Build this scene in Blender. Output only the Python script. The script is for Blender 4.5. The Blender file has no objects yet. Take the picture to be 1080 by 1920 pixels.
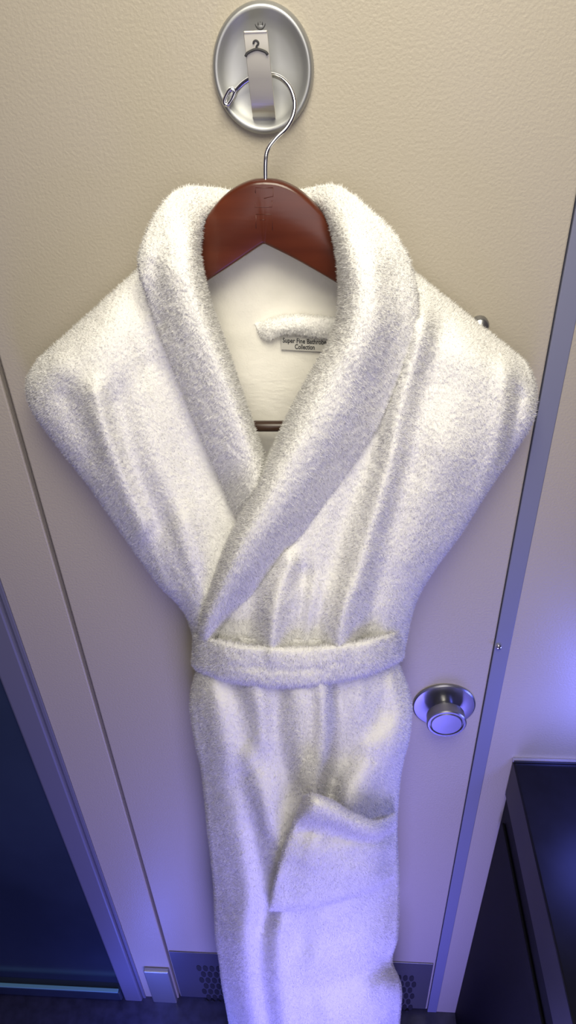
import bpy, math, random
import numpy as np
from mathutils import Matrix, Vector
random.seed(3); rng = np.random.default_rng(5)
SC = bpy.context.scene; COL = SC.collection
try: SC.view_settings.view_transform = 'Standard'
except Exception: pass
# ------------------------------------------------------------------ camera geometry
F = 1350.0; CAM = np.array([0.0, -0.76, 2.06])
dn = np.array([82.0, 1908.0, F]); dn /= np.linalg.norm(dn)
hz = -0.068; h = np.array([1.0, -(82 + F*hz)/1908.0, hz]); h /= np.linalg.norm(h)
up = -dn; fw = np.cross(up, h)
R = np.array([h, fw, up])            # photo axes -> room axes
def P(px, py, y=0.0):
    """point of the photograph on the vertical plane at room depth y"""
    px, py, y = np.broadcast_arrays(np.asarray(px, float), np.asarray(py, float), np.asarray(y, float))
    v = np.stack([px-540, py-960, np.full(px.shape, F)], -1) @ R.T
    t = (y - CAM[1]) / v[..., 1]
    return CAM + v*t[..., None]
cam = bpy.data.cameras.new('camera'); co = bpy.data.objects.new('camera', cam); COL.objects.link(co)
cam.sensor_fit = 'VERTICAL'; cam.sensor_height = 36; cam.lens = 36*F/1920; cam.clip_start = 0.01
c0, c1, c2 = R[:, 0], -R[:, 1], -R[:, 2]
co.matrix_world = Matrix(((c0[0], c1[0], c2[0], CAM[0]), (c0[1], c1[1], c2[1], CAM[1]), (c0[2], c1[2], c2[2], CAM[2]), (0, 0, 0, 1)))
SC.camera = co
# ------------------------------------------------------------------ materials
def mat(name, col, rough=0.6, metal=0.0, bump=0.0, bscale=200.0, detail=3.0, bdist=0.001, mix=None, mscale=5.0, sheen=0.0, stretch=None, coat=0.0, spec=0.5, emit=None, transl=0.0):
    m = bpy.data.materials.new(name); m.use_nodes = True; nt = m.node_tree; b = nt.nodes['Principled BSDF']
    b.inputs['Base Color'].default_value = (*col, 1); b.inputs['Roughness'].default_value = rough
    b.inputs['Metallic'].default_value = metal; b.inputs['Specular IOR Level'].default_value = spec
    if sheen: b.inputs['Sheen Weight'].default_value = sheen
    if coat: b.inputs['Coat Weight'].default_value = coat; b.inputs['Coat Roughness'].default_value = 0.15
    if emit: b.inputs['Emission Color'].default_value = (*emit[0], 1); b.inputs['Emission Strength'].default_value = emit[1]
    tc = nt.nodes.new('ShaderNodeTexCoord'); src = tc.outputs['Object']
    if stretch:
        mp = nt.nodes.new('ShaderNodeMapping'); mp.inputs['Scale'].default_value = stretch
        nt.links.new(src, mp.inputs[0]); src = mp.outputs[0]
    if bump:
        n = nt.nodes.new('ShaderNodeTexNoise'); n.inputs['Scale'].default_value = bscale; n.inputs['Detail'].default_value = detail
        nt.links.new(src, n.inputs['Vector'])
        bp = nt.nodes.new('ShaderNodeBump'); bp.inputs['Strength'].default_value = bump; bp.inputs['Distance'].default_value = bdist
        nt.links.new(n.outputs[0], bp.inputs['Height']); nt.links.new(bp.outputs[0], b.inputs['Normal'])
    if mix:
        n2 = nt.nodes.new('ShaderNodeTexNoise'); n2.inputs['Scale'].default_value = mscale; n2.inputs['Detail'].default_value = 4
        nt.links.new(src, n2.inputs['Vector'])
        cr = nt.nodes.new('ShaderNodeValToRGB'); cr.color_ramp.elements[0].position = .35; cr.color_ramp.elements[1].position = .65
        cr.color_ramp.elements[0].color = (*col, 1); cr.color_ramp.elements[1].color = (*mix, 1)
        nt.links.new(n2.outputs[0], cr.inputs[0]); nt.links.new(cr.outputs[0], b.inputs['Base Color'])
    if transl:
        t = nt.nodes.new('ShaderNodeBsdfTranslucent'); t.inputs[0].default_value = (*col, 1)
        mx = nt.nodes.new('ShaderNodeMixShader'); mx.inputs[0].default_value = transl
        nt.links.new(b.outputs[0], mx.inputs[1]); nt.links.new(t.outputs[0], mx.inputs[2])
        nt.links.new(mx.outputs[0], nt.nodes['Material Output'].inputs[0])
    return m
M = dict(
 wall=mat('cream_textured_laminate', (.42,.38,.315), .45, bump=.6, bscale=330, detail=4, bdist=.0010),
 terry=mat('white_terry', (.97,.965,.95), .95, spec=.05, transl=.18),
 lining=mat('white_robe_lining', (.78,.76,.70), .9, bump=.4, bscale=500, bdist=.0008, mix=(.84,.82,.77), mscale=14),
 wood=mat('mahogany_wood', (.075,.016,.007), .28, bump=.12, bscale=60, bdist=.0005, mix=(.105,.024,.010), mscale=9, stretch=(1,1,6), coat=.2, spec=.4),
 darkwood=mat('dark_brown_bar', (.04,.018,.010), .35),
 woodline=mat('pressed_wood', (.078,.017,.008), .40),
 chrome=mat('chrome', (.72,.72,.74), .16, 1.0),
 steel=mat('brushed_steel', (.32,.32,.33), .30, .9, bump=.06, bscale=90, stretch=(1,1,14), bdist=.0004),
 dish=mat('satin_steel_dish', (.46,.47,.48), .45, .85, bump=.03, bscale=120, bdist=.0003),
 strap=mat('light_satin_steel', (.62,.60,.54), .40, .75),
 dark=mat('dark_gap', (.012,.012,.016), .7),
 ink=mat('dark_ink', (.03,.03,.035), .6),
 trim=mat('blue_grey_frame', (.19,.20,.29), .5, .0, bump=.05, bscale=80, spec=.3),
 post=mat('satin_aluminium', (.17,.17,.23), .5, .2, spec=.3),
 glass=mat('dark_shower_glass', (.016,.024,.042), .18, 0, spec=.6, mix=(.034,.050,.080), mscale=1.6),  # bluish mix puts hazy reflections into the glass colour
 counter=mat('dark_stone', (.003,.003,.006), .38, 0, mix=(.005,.005,.010), mscale=30, spec=.2),
 cabinet=mat('dark_cabinet', (.004,.004,.007), .6, 0, bump=.05, bscale=40, spec=.1),
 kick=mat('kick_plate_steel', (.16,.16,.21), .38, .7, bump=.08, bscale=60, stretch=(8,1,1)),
 floor=mat('dark_floor', (.025,.025,.05), .3, 0, mix=(.04,.04,.08), mscale=40, bump=.1, bscale=90),
 label=mat('grey_woven_label', (.50,.49,.46), .8, bump=.3, bscale=900, bdist=.0003),
 rail_highlight=mat('painted_rail_highlight', (.15,.3,.42), .3, .2, emit=((.12,.34,.52), .10)),  # painted highlight: teal colour and faint emission stand in for light on the rail
)
# ------------------------------------------------------------------ object helpers
def link(o, parent=None):
    COL.objects.link(o)
    if parent: o.parent = parent
    return o
def mesh_obj(name, verts, faces, m, parent=None, smooth=True):
    me = bpy.data.meshes.new(name); me.from_pydata([tuple(map(float, v)) for v in verts], [], [tuple(map(int, f)) for f in faces]); me.update()
    if smooth: me.polygons.foreach_set('use_smooth', [True]*len(me.polygons))
    me.materials.append(M[m]); o = bpy.data.objects.new(name, me)
    link(o, parent)
    if parent: o.matrix_parent_inverse = Matrix.Translation(parent.location).inverted()
    return o
def big_mesh(name, V, Q, T, m, parent, NV=None):
    """numpy mesh: quads Q and triangles T"""
    me = bpy.data.meshes.new(name); nq, nt_ = len(Q), len(T)
    me.vertices.add(len(V)); me.vertices.foreach_set('co', V.astype(np.float32).ravel())
    me.loops.add(nq*4+nt_*3); me.loops.foreach_set('vertex_index', np.concatenate([Q.ravel(), T.ravel()]).astype(np.int32))
    me.polygons.add(nq+nt_)
    ls = np.concatenate([np.arange(nq)*4, nq*4+np.arange(nt_)*3]).astype(np.int32)
    me.polygons.foreach_set('loop_start', ls)
    me.update(calc_edges=True); me.validate()
    me.polygons.foreach_set('use_smooth', np.ones(len(me.polygons), bool))
    if NV is not None and len(me.vertices) == len(NV):
        me.normals_split_custom_set_from_vertices(NV.astype(np.float32).tolist())
    me.materials.append(M[m]); o = bpy.data.objects.new(name, me); link(o, parent)
    if parent: o.matrix_parent_inverse = Matrix.Translation(parent.location).inverted()
    return o
def thing(name, label, cat, loc, group=None):
    o = bpy.data.objects.new(name, None); o.location = Vector([float(a) for a in loc]); o.empty_display_size = .05; COL.objects.link(o)
    o['label'] = label; o['category'] = cat
    if group: o['group'] = group
    return o
def tag(o, label, cat): o['label'] = label; o['category'] = cat; return o
def struct(o): o['kind'] = 'structure'; return o
def bevel(o, w, seg=2):
    md = o.modifiers.new('bevel', 'BEVEL'); md.width = w; md.segments = seg; md.limit_method = 'ANGLE'; return o
def split(o, deg=28):
    md = o.modifiers.new('edges', 'EDGE_SPLIT'); md.split_angle = math.radians(deg); return o
def box(name, x0, x1, y0, y1, z0, z1, m, parent=None, bv=0.0):
    V = [(x0,y0,z0),(x1,y0,z0),(x1,y1,z0),(x0,y1,z0),(x0,y0,z1),(x1,y0,z1),(x1,y1,z1),(x0,y1,z1)]
    Fc = [(0,3,2,1),(4,5,6,7),(0,1,5,4),(1,2,6,5),(2,3,7,6),(3,0,4,7)]
    o = mesh_obj(name, V, Fc, m, parent, smooth=False)
    if bv: bevel(o, bv)
    return o
def prism(outline, y0, y1):
    """outline: Nx2 (x,z) extruded from y0 (front) to y1 (back)"""
    n = len(outline); V = [(a, y0, b) for a, b in outline]+[(a, y1, b) for a, b in outline]
    Fc = [tuple(range(n)), tuple(range(2*n-1, n-1, -1))]+[(i, i+n, (i+1) % n+n, (i+1) % n) for i in range(n)]
    return V, Fc
def tube_geo(pts, r, seg=12):
    pts = np.asarray(pts, float); n = len(pts); rr = np.broadcast_to(np.asarray(r, float), (n,))
    T = np.gradient(pts, axis=0); T /= np.linalg.norm(T, axis=1)[:, None]
    ref = np.array([0, 1, 0.0]) if abs(T[0][1]) < .9 else np.array([1, 0, 0.0])
    V = []; Fc = []; N = np.cross(T[0], ref); N /= np.linalg.norm(N)
    for i in range(n):
        N = N - T[i]*np.dot(N, T[i]); N /= np.linalg.norm(N); B = np.cross(T[i], N)
        for k in range(seg):
            a = 2*math.pi*k/seg; V.append(pts[i]+rr[i]*(math.cos(a)*N+math.sin(a)*B))
    for i in range(n-1):
        for k in range(seg): Fc.append((i*seg+k, i*seg+(k+1) % seg, (i+1)*seg+(k+1) % seg, (i+1)*seg+k))
    Fc.append(tuple(range(seg-1, -1, -1))); Fc.append(tuple((n-1)*seg+k for k in range(seg)))
    return V, Fc
def cat(ctrl, n):
    """Catmull-Rom resampling along axis 0"""
    C = np.asarray(ctrl, float); m = len(C)
    E = np.concatenate([(2*C[0]-C[1])[None], C, (2*C[-1]-C[-2])[None]])
    t = np.linspace(0, m-1, n); i = np.minimum(t.astype(int), m-2); f = (t-i).reshape((-1,)+(1,)*(C.ndim-1))
    a, b, c, d = E[i], E[i+1], E[i+2], E[i+3]
    return .5*((2*b)+(c-a)*f+(2*a-5*b+4*c-d)*f**2+(3*b-a-3*c+d)*f**3)
def lathe(prof, centre, seg=64, sx=1.0, sz=1.0):
    """revolve (radius, y) about the room's Y axis"""
    V = []; Fc = []
    for r, y in prof:
        for k in range(seg):
            a = 2*math.pi*k/seg; V.append((centre[0]+r*sx*math.cos(a), y, centre[2]+r*sz*math.sin(a)))
    for i in range(len(prof)-1):
        for k in range(seg): Fc.append((i*seg+k, i*seg+(k+1) % seg, (i+1)*seg+(k+1) % seg, (i+1)*seg+k))
    Fc.append(tuple((len(prof)-1)*seg+k for k in range(seg)))
    return V, Fc
def join_geo(*gs):
    V = []; Fc = []
    for v, f in gs:
        o = len(V); V += list(v); Fc += [tuple(i+o for i in q) for q in f]
    return V, Fc
# ------------------------------------------------------------------ noise
def _hash(a, b, c):
    x = (a*374761393 + b*668265263 + c*2147483647 + 1013904223) & 0xffffffff
    x = ((x ^ (x >> 13))*1274126177) & 0xffffffff
    return ((x ^ (x >> 16)) & 0xffff)/65535.0*2-1
def vnoise(p, s):
    q = p*s; i = np.floor(q).astype(np.int64); f = q-i; f = f*f*f*(f*(f*6-15)+10); r = 0
    for dx in (0, 1):
        for dy in (0, 1):
            for dz in (0, 1):
                w = (f[..., 0] if dx else 1-f[..., 0])*(f[..., 1] if dy else 1-f[..., 1])*(f[..., 2] if dz else 1-f[..., 2])
                r = r+w*_hash(i[..., 0]+dx+5000, i[..., 1]+dy+5000, i[..., 2]+dz+5000)
    return r
def pdist(px, py, line):
    line = [tuple(q) for q in cat(line, 6*len(line))] if len(line) > 2 else line
    d = np.full(px.shape, 1e9)
    for (ax, ay), (bx, by) in zip(line[:-1], line[1:]):
        L = (bx-ax)**2+(by-ay)**2; t = np.clip(((px-ax)*(bx-ax)+(py-ay)*(by-ay))/L, 0, 1)
        d = np.minimum(d, np.hypot(px-ax-t*(bx-ax), (py-ay-t*(by-ay))*.6 if abs(by-ay) > abs(bx-ax) else py-ay-t*(by-ay)))
    return d
def folds(px, py, lst):
    s = np.zeros(px.shape)
    q = np.stack([px/150.0, py/150.0, px*0], -1); wx = px+vnoise(q, 1.0)*10; wy = py+vnoise(q+7, 1.0)*10
    for line, w, amp in lst: s -= amp*np.exp(-(pdist(wx, wy, line)/w)**2)
    return s
def ridged(px, py, sx, sy, lean, seed):
    """long irregular creases running down the cloth"""
    q = np.stack([(px+lean*py)/sx, py/sy, px*0+seed], -1)
    wob = np.stack([px/130, py/130, px*0+seed+9], -1)
    q[..., 0] += .55*vnoise(wob, 1.0)
    return .5-vnoise(q, 1.0)**2*1.2-.5*np.abs(vnoise(q+4.3, 1.0))**1.5
# ------------------------------------------------------------------ cloth sheets
def dense(ctrl, nr, nc):
    C = cat(np.asarray(ctrl, float), nr); return np.swapaxes(cat(np.swapaxes(C, 0, 1), nc), 0, 1)
def unit(a): return a/(np.linalg.norm(a, axis=-1, keepdims=True)+1e-12)
def cloth(name, D, parent, fl=(), m='terry', fuzz=.0009, tuft=740000, lump=.0010, tl=.0032, crease=None):
    px, py, y = D[..., 0], D[..., 1], D[..., 2]
    y = y + folds(px, py, fl)
    if crease is not None: y = y - crease(px, py)
    X = P(px, py, y); nr, nc = px.shape
    X = X + np.array([0, 1, 0])*(vnoise(X, 24.0)*lump+vnoise(X+3, 60.0)*lump*.35)[..., None]
    N = unit(np.cross(np.gradient(X, axis=0), np.gradient(X, axis=1)))
    flip = N[..., 1].mean() > 0
    if flip: N = -N
    if fuzz: X = X+N*(vnoise(X, 330.0)*.7+vnoise(X+1, 600.0)*.6+vnoise(X+2, 150.0)*.2)[..., None]*fuzz
    N2 = unit(np.cross(np.gradient(X, axis=0), np.gradient(X, axis=1)))*(-1 if flip else 1)
    idx = np.arange(nr*nc).reshape(nr, nc)
    Q = np.stack([idx[:-1, :-1], idx[1:, :-1], idx[1:, 1:], idx[:-1, 1:]], -1).reshape(-1, 4)
    if flip: Q = Q[:, ::-1]
    V = X.reshape(-1, 3); Nn = N.reshape(-1, 3); T = np.zeros((0, 3), int); NV = None
    if tuft:
        a = np.linalg.norm(np.cross(V[Q[:, 1]]-V[Q[:, 0]], V[Q[:, 3]]-V[Q[:, 0]]), axis=1)
        n = int(a.sum()*tuft); q = rng.choice(len(Q), n, p=a/a.sum()); uv = rng.random((n, 2, 1))
        b = (V[Q[q, 0]]*(1-uv[:, 0])+V[Q[q, 1]]*uv[:, 0])*(1-uv[:, 1])+(V[Q[q, 3]]*(1-uv[:, 0])+V[Q[q, 2]]*uv[:, 0])*uv[:, 1]
        nn = Nn[Q[q, 0]]; d = unit(nn+rng.normal(0, .52, (n, 3)))
        dot = (d*nn).sum(1, keepdims=True); d = unit(np.where(dot < .1, d+nn*(.3-dot), d))
        s = unit(np.cross(d, nn)+rng.normal(0, .12, (n, 3)))
        ln = tl*(.45+.85*rng.random((n, 1))); w = .00038
        b = b-nn*.0003
        TV = np.stack([b-s*w, b+s*w, b+d*ln], 1)
        tn = unit(np.cross(TV[:, 1]-TV[:, 0], TV[:, 2]-TV[:, 0])); bad = (tn*nn).sum(1) < 0
        TV[bad] = TV[bad][:, ::-1]; tn[bad] *= -1
        TV = TV.reshape(-1, 3)
        soft = unit(nn+.55*tn+rng.normal(0, .24, (n, 3)))
        T = np.arange(3*n).reshape(-1, 3)+len(V); V = np.concatenate([V, TV])
        NV = np.concatenate([unit(N2+.4*N).reshape(-1, 3), np.repeat(soft, 3, axis=0)])
    return big_mesh(name, V, Q, T, m, parent, NV)
# ================================================================== SETTING
XL = P(180, 1320)[0]; XR = P(966, 1000)[0]; XS = P(999, 1000)[0]; TOP = 2.75
g = .003
door = struct(box('door_1', XL+g, XR-.001, 0, .04, .012, TOP, 'wall', bv=.002))
struct(box('wall_left', P(178,1600)[0]-.004, XL-g, 0.0, .05, 0, TOP, 'wall', bv=.002))
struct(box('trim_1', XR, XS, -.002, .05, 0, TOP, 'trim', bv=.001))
struct(box('wall_right', XS+.0005, XS+1.3, 0, .05, 0, TOP, 'wall'))
struct(box('wall_back', -2.0, 2.0, .052, .08, -.02, TOP, 'dark'))
struct(box('floor', -2.0, 2.0, -1.6, .08, -.03, 0, 'floor'))
# shower post and glass
xp0, xp1 = P(134, 1600)[0], P(178, 1600)[0]
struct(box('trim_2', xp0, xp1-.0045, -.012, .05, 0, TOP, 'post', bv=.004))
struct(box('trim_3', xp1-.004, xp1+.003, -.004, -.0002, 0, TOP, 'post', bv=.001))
struct(box('shower_glass_1', -1.6, xp0-.001, .004, .014, .06, TOP, 'glass'))  # pane of shower glass, not a window
zr = P(150, 1858, -.02)[2]
rail = thing('shower_rail', 'thin rail with a painted pale blue highlight along the foot of the dark shower glass', 'rail', (xp0-.3, 0, zr-.045))
box('rail_body', -1.6, xp0-.001, -.02, .02, zr-.045, zr-.005, 'glass', rail, bv=.003)
box('painted_highlight', -1.6, xp0-.006, -.019, -.010, zr-.0055, zr-.001, 'rail_highlight', rail, bv=.001)
a, b = P(268, 1822, -.012), P(336, 1890, -.012)
tag(box('frame_foot_cover', a[0], b[0]-.002, -.012, -.0005, 0, a[2], 'dish', bv=.003), 'shiny metal plate at the foot of the left door frame', 'foot cover')
# kick plate with vents
kt = P(570, 1794)[2]
kp = thing('kick_plate', 'dark steel kick plate with vent holes along the door bottom', 'kick plate', ((XL+XR)/2, -.001, .012))
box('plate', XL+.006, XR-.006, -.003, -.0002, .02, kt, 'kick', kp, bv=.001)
for (ax, bx) in ((368, 416), (744, 780)):
    u0, u1 = P(ax, 1815)[0], P(bx, 1815)[0]; z0, z1 = P(400, 1882)[2], P(400, 1808)[2]
    V = []; Fc = []; nx = 4 if ax < 500 else 3; nz = 7
    sx = (u1-u0)/nx; sz = (z1-z0)/nz
    for j in range(nz):
        for i in range(nx):
            cx = u0+(i+.5+(.5 if j % 2 else 0))*sx; cz = z0+(j+.5)*sz
            V2, F2 = prism([(cx+sx*.38*math.cos(t), cz+sz*.46*math.sin(t)) for t in np.linspace(0, 2*math.pi, 13)[:-1]], -.0040, -.003)
            V, Fc = join_geo((V, Fc), (V2, F2))
    mesh_obj('vent_grille', V, Fc, 'dark', kp, smooth=False)
s = P(935, 1213, -.004)
V, Fc = lathe([(.0045, -.001), (.0045, -.005), (.003, -.0062), (.0, -.0064)], s, 20)
tag(mesh_obj('screw', V, Fc, 'chrome'), 'small round screw head in the right door frame strip', 'screw')
s = P(898, 608, 0)
V, Fc = lathe([(.010, .001), (.010, -.006), (.008, -.010), (.0, -.011)], s, 28)
tag(mesh_obj('door_stop', V, Fc, 'steel'), 'small round metal stud peeking out above the right shoulder of the robe', 'door stop')
# door knob: part of the door
kc = P(832, 1321)
V, Fc = lathe([(.0150, -.005), (.0150, -.017), (.026, -.0185), (.0290, -.021), (.0300, -.037), (.0285, -.0385), (.0255, -.0385), (.0250, -.0360)], kc); dk = split(mesh_obj('door_knob', V, Fc, 'steel', door))
V, Fc = lathe([(.0485, 0), (.0485, -.003), (.0465, -.0045), (.020, -.0055), (.018, -.005)], kc); split(mesh_obj('rosette', V, Fc, 'steel', dk))
V, Fc = lathe([(.0240, -.0355), (.0240, -.0375), (.0225, -.0385), (.0, -.0386)], kc); split(mesh_obj('turn_button', V, Fc, 'steel', dk))
# counter and cabinet on the right
ct = P(962, 1421); cb = P(949, 1488)
cn = thing('counter_top', 'dark polished stone counter with a silver edge strip against the wall', 'counter', (ct[0]+.25, -.25, cb[2]))
box('slab', ct[0], XS+1.25, -.55, -.0005, cb[2], ct[2]-.004, 'counter', cn, bv=.003)
box('edge_strip', ct[0]-.001, XS+1.25, -.007, -.0006, ct[2]-.0035, ct[2]+.002, 'chrome', cn, bv=.001)
cbn = thing('vanity_cabinet', 'dark vanity cabinet standing under the stone counter', 'cabinet', (ct[0]+.25, -.25, 0))
box('body', ct[0]+.004, XS+1.24, -.50, -.0005, .0, cb[2]-.0005, 'cabinet', cbn, bv=.002)
box('side_rail', ct[0]-.001, ct[0]+.0035, -.52, -.02, cb[2]-.10, cb[2]-.055, 'cabinet', cbn, bv=.002)
# ================================================================== WALL HOOK
hc = P(494, 131)
wh = thing('wall_hook', 'oval brushed steel robe hook mounted high on the cream door', 'hook', (hc[0], 0, hc[2]))
hw = (P(589, 131)[0]-P(400, 131)[0])/2; hh = (P(494, 6)[2]-P(494, 257)[2])/2
prof = [(1.0, 0), (1.0, -.003), (.985, -.0075), (.955, -.0105), (.915, -.0115), (.87, -.0105), (.82, -.0085), (.74, -.0065), (.6, -.005), (.4, -.004), (.2, -.0035), (.0, -.0034)]
V, Fc = lathe(prof, hc, 96, hw, hh); mesh_obj('back_plate', V, Fc, 'dish', wh)
def strap_geo():
    ctrl = [(495, 224, -.004), (495, 216, -.018), (493, 200, -.030), (488, 150, -.036), (483, 100, -.039), (479, 60, -.040)]
    C = cat(ctrl, 40); wl = np.linspace(21.5, 22.5, 40); V = []; Fc = []
    for i, (cx, cy, y) in enumerate(C):
        for (dx, dy) in ((-1, 0), (1, 0), (1, .0024), (-1, .0024)):
            V.append(P(cx+dx*wl[i], cy, y)+np.array([0, dy, 0]))
    for i in range(39):
        for k in range(4): Fc.append((i*4+k, i*4+(k+1) % 4, (i+1)*4+(k+1) % 4, (i+1)*4+k))
    Fc += [(3, 2, 1, 0), (156, 157, 158, 159)]
    return V, Fc
V, Fc = strap_geo(); st = mesh_obj('strap', V, Fc, 'strap', wh, smooth=False); bevel(st, .0006)
a, b = P(457, 61, -.0405), P(501, 61, -.0405)
box('strap_lip', a[0], b[0], -.0412, -.034, a[2]-.0008, a[2]+.001, 'strap', wh, bv=.0005)
g1 = tube_geo(P(*cat([(475,83),(476,78),(480,76),(484,79),(484,83),(481,87),(481,93)], 30).T, -.0408), .0008, 8)
g2 = tube_geo(P(*cat([(460,106),(465,99),(481,92.5),(497,97),(502,103)], 16).T, -.0408), .0011, 8)
V, Fc = join_geo(g1, g2); mesh_obj('hanger_symbol', V, Fc, 'ink', wh)
e = P(488, 41, -.004)
V, Fc = lathe([(.0050, -.003), (.0050, -.0050), (.0045, -.0055), (.0, -.0055)], e, 24, 1.0, 1.15); bs = mesh_obj('emblem_screw', V, Fc, 'dish', wh)
g1 = tube_geo(P(*np.array([(484,47),(484,37),(488,42),(492,37),(492,47)], float).T, -.0057), .0004, 6)
g2v = [(e[0]+.0046*math.cos(t), -.0055, e[2]+.0053*math.sin(t)) for t in np.linspace(0, 6.28, 30)]
V, Fc = join_geo(g1, tube_geo(g2v, .0004, 6)); mesh_obj('emblem_mark', V, Fc, 'ink', bs)
# ================================================================== HANGER
HY = -.052
ha = P(495, 460, HY)
hg = thing('coat_hanger', 'reddish brown wooden coat hanger with chrome hook, inside the robe', 'hanger', (ha[0], HY, ha[2]))
topL = [(495,338),(470,341),(440,354),(412,376),(390,404),(374,436),(340,470),(280,520),(200,580),(130,640),(112,668)]
botL = [(122,690),(150,690),(220,640),(300,585),(390,528),(445,492),(488,463)]
topR = [(495,338),(522,341),(553,354),(583,378),(606,404),(625,436),(660,470),(720,520),(810,580),(890,640),(908,668)]
botR = [(898,690),(870,690),(800,640),(715,585),(636,536),(560,492),(503,463)]
nL = 80
def half(top, bot, sgn):
    t = cat(top, nL); bt = cat([(495, 460)]+bot[::-1], nL); rows = []
    for i in range(nL):
        A = P(t[i, 0], t[i, 1], HY-.0075); B = P(bt[i, 0], bt[i, 1], HY-.0075)
        d = (B-A); L = np.linalg.norm(d); d = d/L; e_ = min(.004, L*.3); z = np.array([0, 1, 0])
        rows.append([A+z*.004, A+d*.0012+z*.0012, A+d*e_, B-d*e_, B-d*.0012+z*.0012, B+z*.004, B+z*.011, B-d*.003+z*.015, A+d*.003+z*.015, A+z*.011])
    return np.array(rows)
HL, HR = half(topL, botL, -1), half(topR, botR, 1)
grid = np.concatenate([HL[::-1], HR[1:]]); n1 = len(grid)
V = grid.reshape(-1, 3); Fc = []
for i in range(n1-1):
    for k in range(10): Fc.append((i*10+k, i*10+(k+1) % 10, (i+1)*10+(k+1) % 10, (i+1)*10+k))
Fc += [tuple(range(9, -1, -1)), tuple((n1-1)*10+k for k in range(10))]
wood = mesh_obj('wooden_body', V, Fc, 'wood', hg)
def seg(pts): return tube_geo(P(np.array(pts)[:, 0], np.array(pts)[:, 1], HY-.0073), .00045, 6)
gs = [seg(np.array(s_, float)) for s_ in ([(479,362),(479,352),(512,352)], [(512,352),(512,368),(495,372)], [(478,380),(478,388),(510,388),(510,376)], [(480,402),(511,402),(511,432)], [(480,402),(480,428)], [(488,412),(498,412)])]
V, Fc = join_geo(*gs); mesh_obj('pressed_mark', V, Fc, 'woodline', hg)
w = [(440,172,-.018),(437,168,-.018),(430,170,-.018),(422,186,-.018),(422,194,-.018),(428,196,-.018),(436,186,-.018),(446,166,-.018),(466,149,-.020),(492,140,-.022),(520,143,-.024),(541,160,-.028),(552,188,-.032),(550,215,-.036),(537,240,-.040),(517,260,-.044),(502,281,-.047),(498,305,-.050),(498,345,-.052)]
C = cat(w, 110); V, Fc = tube_geo(P(C[:, 0], C[:, 1], C[:, 2]), .0021, 12); mesh_obj('hook_wire', V, Fc, 'chrome', hg)
a, b = P(330, 799, HY), P(680, 799, HY)
V, Fc = tube_geo([a, (a+b)/2, b], .0062, 16); mesh_obj('trouser_bar', V, Fc, 'darkwood', hg)
for q, tx in ((a, 290), (b, 725)):
    V, Fc = tube_geo([q, P(tx, 590, HY)], .002, 8); mesh_obj('bar_leg', V, Fc, 'chrome', hg)
# ================================================================== BATHROBE
rb0 = P(585, 1960, -.1)
rb = thing('bathrobe', 'white terry bathrobe with shawl collar and tied belt hanging on the door', 'bathrobe', (rb0[0], -.1, rb0[2]))
lin = lambda a, b, t: (a[0]+(b[0]-a[0])*t, a[1]+(b[1]-a[1])*t)
S = [0, .25, .5, .72, .88, .97, 1.0]
LI = [(320,455),(330,560),(350,680),(380,790),(420,880),(470,960),(510,1060),(540,1140),(560,1250)]
LO = [(75,672),(50,716),(60,768),(104,828),(163,905),(225,992),(290,1085),(348,1150),(374,1230)]
YB = [-.070,-.090,-.103,-.098,-.085,-.068,-.052]
def panel(I, O, yb, rowf, inner_adj=None):
    rows = []
    r = [(*lin(a, O[0], s_), -.02) for a, s_ in ((I[0], s_) for s_ in S)]
    rows.append([(x, y+14, z) for x, y, z in r]+[(O[0][0], O[0][1]+14, -.018)]*2)
    rows.append([(*lin(I[0], O[0], s_), -.05) for s_ in S]+[(*lin(I[0], O[0], .98), -.032), (*lin(I[0], O[0], .93), -.022)])
    for k in range(1, len(I)):
        ya = [v*rowf[k] for v in yb]
        if inner_adj: ya = [v+inner_adj[k]*max(0, 1-s_*3) for v, s_ in zip(ya, S)]
        rows.append([(*lin(I[k], O[k], s_), v) for s_, v in zip(S, ya)]+[(*lin(I[k], O[k], .985), -.034), (*lin(I[k], O[k], .93), -.022)])
    return rows
sm = lambda a, b, v: np.clip((v-a)/(b-a), 0, 1)**2*(3-2*np.clip((v-a)/(b-a), 0, 1))
DL = dense(panel(LI, LO, YB, [1,.88,.97,1,1,1,1.04,1.12,1.12]), 460, 290)
fl_left = [([(180,740),(205,850),(262,985)], 20, .013), ([(225,760),(250,860),(300,980)], 24, -.009), ([(130,740),(160,830)], 24, -.006),
  ([(300,720),(345,850),(400,1000),(420,1120)], 30, -.006), ([(345,1000),(385,1160)], 24, .008), ([(250,560),(275,680)], 22, -.006), ([(110,680),(150,720)], 25, .004)]
cloth('front_panel', DL, rb, fl_left, crease=lambda x, y: (.003*ridged(x, y, 60, 300, -.38, 1)*sm(660, 800, y)+.002*ridged(x, y, 32, 180, -.38, 4)*sm(900, 1120, y)))
RI = [(700,455),(690,560),(670,680),(640,790),(590,880),(540,960),(470,1060),(410,1140),(385,1250)]
RO = [(985,678),(1004,726),(998,788),(960,850),(915,917),(864,997),(812,1068),(776,1135),(752,1240)]
YR = [-.104,-.114,-.118,-.110,-.092,-.072,-.054]
DR = dense(panel(RI, RO, YR, [1,.86,.95,1,1.02,1.06,1.14,1.25,1.26], [0,0,0,0,0,0,.008,.022,.034]), 460, 330)
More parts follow.
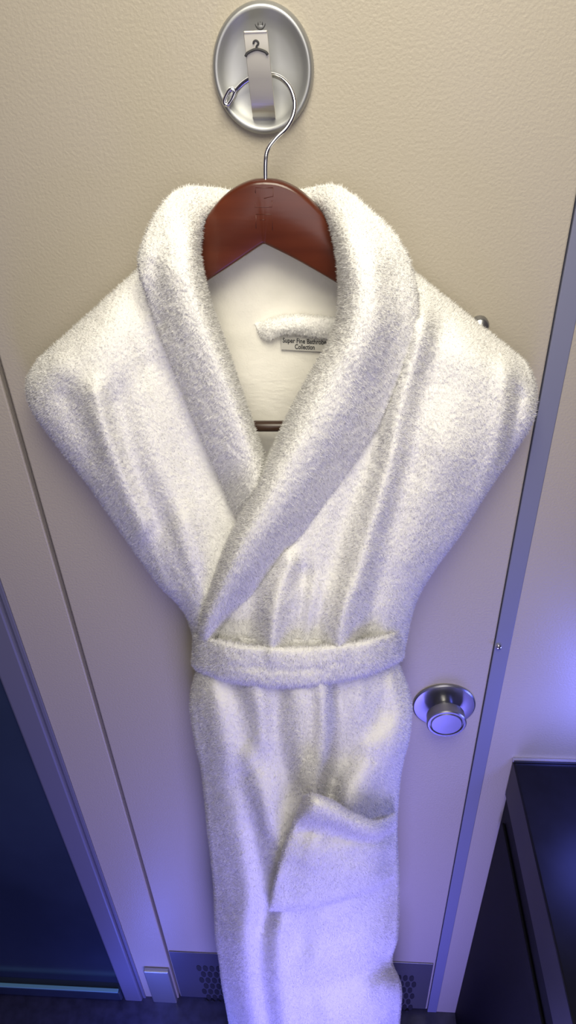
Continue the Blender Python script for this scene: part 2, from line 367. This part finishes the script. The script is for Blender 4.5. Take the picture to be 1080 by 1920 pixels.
fl_right = [([(793,610),(772,700),(738,830),(693,1000),(655,1150),(648,1230)], 22, .018), ([(825,640),(800,760),(760,900),(715,1060),(690,1220)], 32, -.009),
  ([(945,690),(928,850),(905,935)], 18, .009), ([(968,740),(952,850)], 15, -.011), ([(745,660),(705,820),(640,1000),(605,1160),(600,1240)], 26, -.012),
  ([(545,1060),(523,1130),(516,1240)], 19, .015), ([(572,1080),(556,1240)], 18, -.010), ([(478,1110),(470,1240)], 22, -.006), ([(830,850),(780,1050)], 40, .006), ([(722,1140),(718,1230)], 18, .004)]
cloth('front_panel', DR, rb, fl_right, crease=lambda x, y: (.003*ridged(x, y, 58, 320, .26, 2)*sm(660, 850, y)+.0025*ridged(x, y, 34, 190, .15, 6)*sm(1000, 1180, y)))
def collar(F_, E_, yb, k1=1.0, k2=1.0):
    rows = []
    for f, e, y in zip(F_, E_, yb):
        L = math.hypot(e[0]-f[0], e[1]-f[1]); t = min(.35, 28/L)
        rows.append([(*lin(f, e, t*1.3), y*.42), (*lin(f, e, t*.3), y*.52), (*f, y*.70), (*lin(f, e, .08), y*.93*k1), (*lin(f, e, .24), y*1.06*k1), (*lin(f, e, .48), y*1.05*k1), (*lin(f, e, .76), y*.95*k2),
                     (*lin(f, e, .95), y*.84*k2), (*e, y*.78*k2), (*lin(f, e, .97), y*.73*k2), (*lin(f, e, .88), y*.66)])
    return rows
LF = [(470,412),(410,402),(384,425),(375,460),(380,510),(395,570),(420,640),(448,720),(475,800),(497,862),(507,920),(520,960)]
LE = [(470,362),(415,353),(348,350),(300,388),(260,482),(276,560),(308,650),(343,735),(376,815),(410,895),(444,968),(490,1010)]
DCL = dense(collar(LF, LE, [-.02,-.034,-.062,-.096,-.115,-.119,-.121,-.121,-.119,-.116,-.112,-.108]), 420, 160)
fl_cl = [([(290,500),(300,590)], 20, -.006), ([(275,470),(262,520)], 18, .006)]
cloth('collar', DCL, rb, fl_cl, crease=lambda x, y: .002*ridged(x, y, 50, 260, -.38, 8)*sm(480, 620, y))
RF = [(530,408),(590,390),(612,412),(627,450),(634,500),(637,560),(622,630),(580,705),(540,780),(510,845),(472,925),(430,1010),(400,1085),(372,1166),(376,1225)]
RE = [(530,362),(575,353),(632,348),(692,390),(748,450),(775,515),(784,600),(756,700),(708,800),(648,890),(592,970),(538,1045),(486,1112),(432,1180),(410,1235)]
DCR = dense(collar(RF, RE, [-.02,-.034,-.062,-.100,-.124,-.134,-.139,-.141,-.143,-.145,-.147,-.146,-.137,-.118,-.095], 1.02, .98), 470, 180)
fl_cr = [([(735,520),(745,620),(715,740)], 26, -.004), ([(680,440),(700,540),(680,640)], 40, .005)]
cloth('collar', DCR, rb, fl_cr, crease=lambda x, y: .002*ridged(x, y, 55, 260, .55, 11)*sm(520, 700, y))
BL = [(330,400),(250,520),(90,690),(75,750),(120,830),(240,1000),(360,1160),(385,1215),(372,1310),(395,1500),(415,1750),(445,1960)]
BR = [(670,400),(760,520),(960,690),(985,750),(945,840),(850,1000),(765,1140),(745,1215),(755,1310),(738,1500),(736,1750),(735,1960)]
yb_ = [-.016]*6+[-.016,-.018,-.020,-.026,-.040,-.055]
rows = [[(*lin(a, b, t), y) for t in (0,.2,.4,.6,.8,1)] for a, b, y in zip(BL, BR, yb_)]
rows = [[(x, 366, -.016) for x in (400,440,480,520,560,600)]]+rows
cloth('back_panel', dense(rows, 420, 180), rb, [([(430,470),(440,640),(480,760)], 50, .004)], m='lining', fuzz=.0003, tuft=0, lump=.0015)
D = dense([[(478,606,-.017),(500,600,-.018),(530,592,-.018),(560,590,-.018),(600,592,-.018),(630,594,-.017)],
           [(480,612,-.020),(502,606,-.026),(530,598,-.028),(560,596,-.028),(600,598,-.027),(630,600,-.024)],
           [(484,622,-.022),(504,620,-.029),(532,614,-.031),(562,612,-.031),(600,616,-.029),(630,618,-.026)],
           [(488,632,-.020),(506,636,-.025),(532,626,-.026),(562,626,-.026),(600,632,-.025),(630,634,-.023)],
           [(490,632,-.017),(508,635,-.018),(534,627,-.018),(562,627,-.018),(600,632,-.018),(630,634,-.017)]], 50, 130)
cloth('hanging_loop', D, rb, tl=.003)
lb = [P(528,626,-.0205), P(614,630,-.0205), P(611,660,-.0205), P(527,655,-.0205)]
lab = mesh_obj('woven_label', [*lb, *[v+np.array([0,.002,0]) for v in lb]], [(3,2,1,0),(4,5,6,7),(0,1,5,4),(1,2,6,5),(2,3,7,6),(3,0,4,7)], 'label', rb, smooth=False)
def text_px(name, s_, x0, x1, y0, slope, hpx, yd, m, parent):
    c = bpy.data.curves.new('t', 'FONT'); c.body = s_; c.size = 1; c.offset = .022; o = bpy.data.objects.new('t', c); COL.objects.link(o)
    bpy.context.view_layer.update(); me = bpy.data.meshes.new_from_object(o.evaluated_get(bpy.context.evaluated_depsgraph_get()))
    v = np.array([list(a.co) for a in me.vertices]); mx = v[:, 0].max(); mn = v[:, 0].min(); my = .72
    u = (v[:, 0]-mn)/(mx-mn); px = x0+(x1-x0)*u; py = y0+slope*(px-x0)-v[:, 1]/my*hpx
    X = P(px, py, yd); fc = [tuple(p.vertices) for p in me.polygons]
    bpy.data.objects.remove(o); bpy.data.meshes.remove(me); bpy.data.curves.remove(c)
    return mesh_obj(name, X, fc, m, parent, smooth=False)
text_px('lettering', 'Super Fine Bathrobe', 530, 612, 642, .05, 9, -.0209, 'ink', lab)
text_px('lettering', 'Collection', 553, 590, 654, .04, 9, -.0209, 'ink', lab)
# ---- skirt
PYS = [1190,1240,1310,1380,1450,1550,1650,1750,1800,1850,1920,1990]
LX = [380,374,358,365,380,390,401,405,412,418,431,442]
RX = [744,746,769,766,750,743,747,745,734,751,748,742]
YF = [-.138,-.140,-.152,-.160,-.166,-.174,-.182,-.192,-.197,-.202,-.210,-.214]
YE = [-.070,-.070,-.076,-.080,-.084,-.090,-.096,-.104,-.107,-.110,-.116,-.120]
SS = [-.07,-.02,0,.03,.10,.22,.38,.5,.62,.78,.90,.97,1.0,1.02,1.07]
rows = []
for py, l, r, yf, ye in zip(PYS, LX, RX, YF, YE):
    row = []
    for i, s_ in enumerate(SS):
        if s_ < 0: sx_ = -s_*.9; y = ye*.62 if s_ > -.05 else ye*.36
        elif s_ > 1: sx_ = 1-(s_-1)*.9; y = ye*.62 if s_ < 1.05 else ye*.36
        else:
            sx_ = s_; k = (1-abs(2*s_-1)**2.4)**.75; y = ye+(yf-ye)*k
        x = l+(r-l)*sx_; row.append((x, py+10*math.sin(math.pi*min(1, max(0, s_))), y))
    rows.append(row)
DS = dense(rows, 700, 370)
fl_sk = [([(608,1265),(605,1400),(594,1490)], 18, .015), ([(638,1290),(634,1400),(622,1480)], 28, -.013), ([(520,1270),(516,1380),(545,1490)], 24, -.011),
  ([(560,1300),(565,1420),(560,1520)], 24, .008), ([(465,1430),(500,1540),(545,1640)], 20, .012), ([(440,1480),(480,1620),(500,1700)], 28, -.011),
  ([(400,1290),(420,1430),(450,1600),(465,1800),(480,1950)], 24, .011), ([(440,1290),(470,1420)], 28, -.009), ([(480,1280),(488,1380)], 20, .007),
  ([(768,1370),(730,1420),(690,1460),(655,1500)], 34, .024), ([(705,1330),(655,1420)], 34, -.009), ([(745,1290),(740,1350),(700,1390)], 24, .008),
  ([(618,1470),(612,1500)], 22, -.012), ([(690,1280),(680,1330)], 28, .005), ([(740,1690),(650,1740),(580,1750)], 32, -.007), ([(650,1715),(690,1770)], 46, .009), ([(735,1800),(660,1830),(590,1850)], 30, -.009),
  ([(740,1870),(640,1900)], 36, .007), ([(600,1780),(575,1850)], 34, .007),
  ([(530,1740),(532,1850),(545,1990)], 22, .009), ([(496,1740),(502,1850),(520,1990)], 20, -.007)]
cloth('skirt', DS, rb, fl_sk, crease=lambda x, y: (.0035*ridged(x, y, 64, 320, -.06, 21)+.0035*ridged(x, y, 34, 130, 0, 23)*(1-sm(1280, 1380, y))+.0025*ridged(x, y, 120, 80, .3, 27)*sm(1680, 1800, y)*sm(480, 560, x)))
def skirt_y(px, py):
    l, r, yf, ye = (np.interp(py, PYS, a) for a in (LX, RX, YF, YE))
    s_ = np.clip((px-l)/(r-l), 0, 1); k = (1-np.abs(2*s_-1)**2.4)**.75; return ye+(yf-ye)*k
tp = [(570,1499),(588,1497),(622,1508),(662,1532),(706,1544),(742,1528)]
bt = [(508,1706),(556,1704),(608,1696),(658,1682),(704,1664),(740,1642)]
rows = []
for t, e_ in ((.14,.002),(.06,.014),(-.01,.034),(-.035,.050),(.00,.062),(.07,.067),(.15,.062),(.22,.044),(.29,.038),(.38,.041),(.5,.040),(.7,.034),(.85,.027),(.95,.021),(1.0,.011),(1.0,-.002),(.98,-.012)):
    row = []
    for i, (a, b) in enumerate(zip(tp, bt)):
        x, y = lin(a, b, t); x -= 8*math.sin(math.pi*max(0, min(1, t)))*(1 if i == 0 else 0)
        e2 = e_ if i else min(e_, .034)-.002
        if i == 5: e2 = e_*.6
        row.append((x, y, float(skirt_y(x, y))-e2))
    x, y = lin(tp[0], bt[0], t); row = [(x+2, y+1, float(skirt_y(x+4, y))+.004)]+row
    rows.append(row)
cloth('pocket', dense(rows, 240, 250), rb, [([(590,1600),(690,1635)], 44, .005), ([(570,1575),(548,1660)], 22, -.004), ([(630,1580),(660,1605),(720,1625)], 24, -.007)], crease=lambda x, y: .0025*ridged(x, y, 60, 110, .5, 31)*sm(1560, 1600, y))
# ---- belt
bt_top = [(374,1190),(366,1186),(368,1187),(385,1194),(430,1205),(500,1213),(570,1214),(640,1208),(700,1197),(740,1185),(752,1178),(748,1180)]
bt_bot = [(374,1240),(363,1244),(366,1250),(386,1263),(432,1276),(500,1285),(570,1286),(640,1276),(700,1259),(742,1242),(755,1232),(750,1234)]
by = [-.030,-.062,-.085,-.112,-.142,-.156,-.160,-.156,-.142,-.108,-.072,-.035]
rows = []
for t, e_ in ((.16,.040),(.08,.028),(.01,.014),(.0,.006),(.05,.001),(.14,-.002),(.35,-.003),(.5,-.003),(.65,-.003),(.84,-.002),(.94,.000),(.99,.005),(1.0,.012),(.95,.024)):
    rows.append([(*lin(a, b, t), y+e_*(1 if y < -.06 else .3)) for a, b, y in zip(bt_top, bt_bot, by)])
cloth('belt', dense(rows, 110, 440), rb, [([(440,1246),(520,1255),(600,1253)], 6, -.0014), ([(520,1200),(516,1230)], 10, .004), ([(655,1195),(650,1225)], 12, .004), ([(590,1200),(588,1225)], 12, -.003)], tl=.0040, lump=.002, fuzz=.0012)
# ================================================================== LIGHT
def area(name, loc, target, size, e, col, sy=None, spread=None):
    l = bpy.data.lights.new(name, 'AREA'); l.energy = e; l.color = col; l.size = size
    if sy: l.shape = 'RECTANGLE'; l.size_y = sy
    if spread: l.spread = spread
    o = bpy.data.objects.new(name, l); o.location = loc; d = Vector(target)-Vector(loc)
    o.rotation_euler = d.to_track_quat('-Z', 'Y').to_euler(); COL.objects.link(o); return o
area('ceiling_lamp', (.05, -.74, 2.60), (.0, 0, 1.80), .55, 7.4, (1.0, .93, .74), spread=2.2)
area('blue_lamp', (.10, -1.0, .18), (.03, 0, .38), .5, 7.0, (.20, .18, 1.0), spread=2.2)
area('lavender_fill', (.25, -1.15, .75), (.02, -.1, .70), .5, 2.6, (.42, .37, 1.0), spread=1.8)  # added fill, no real lamp: tints the lower robe lavender
area('fill_lamp', (.1, -1.30, 1.95), (0, 0, 1.5), .7, 1.5, (.98, .93, .96), spread=2.0)
def point(name, loc, e, col, r):
    l = bpy.data.lights.new(name, 'POINT'); l.energy = e; l.color = col; l.shadow_soft_size = r
    o = bpy.data.objects.new(name, l); o.location = loc; COL.objects.link(o)
q = P(1085, 1330, 0); point('counter_glow', (q[0]+.04, -.11, q[2]+.02), 1.9, (.14, .17, 1), .05)
q = P(300, 1860, 0); point('floor_glow', (q[0]-.02, -.18, .14), 1.7, (.12, .17, 1), .06)
w_ = bpy.data.worlds.new('world'); SC.world = w_; w_.use_nodes = True
w_.node_tree.nodes['Background'].inputs[0].default_value = (.34, .28, .46, 1); w_.node_tree.nodes['Background'].inputs[1].default_value = .14
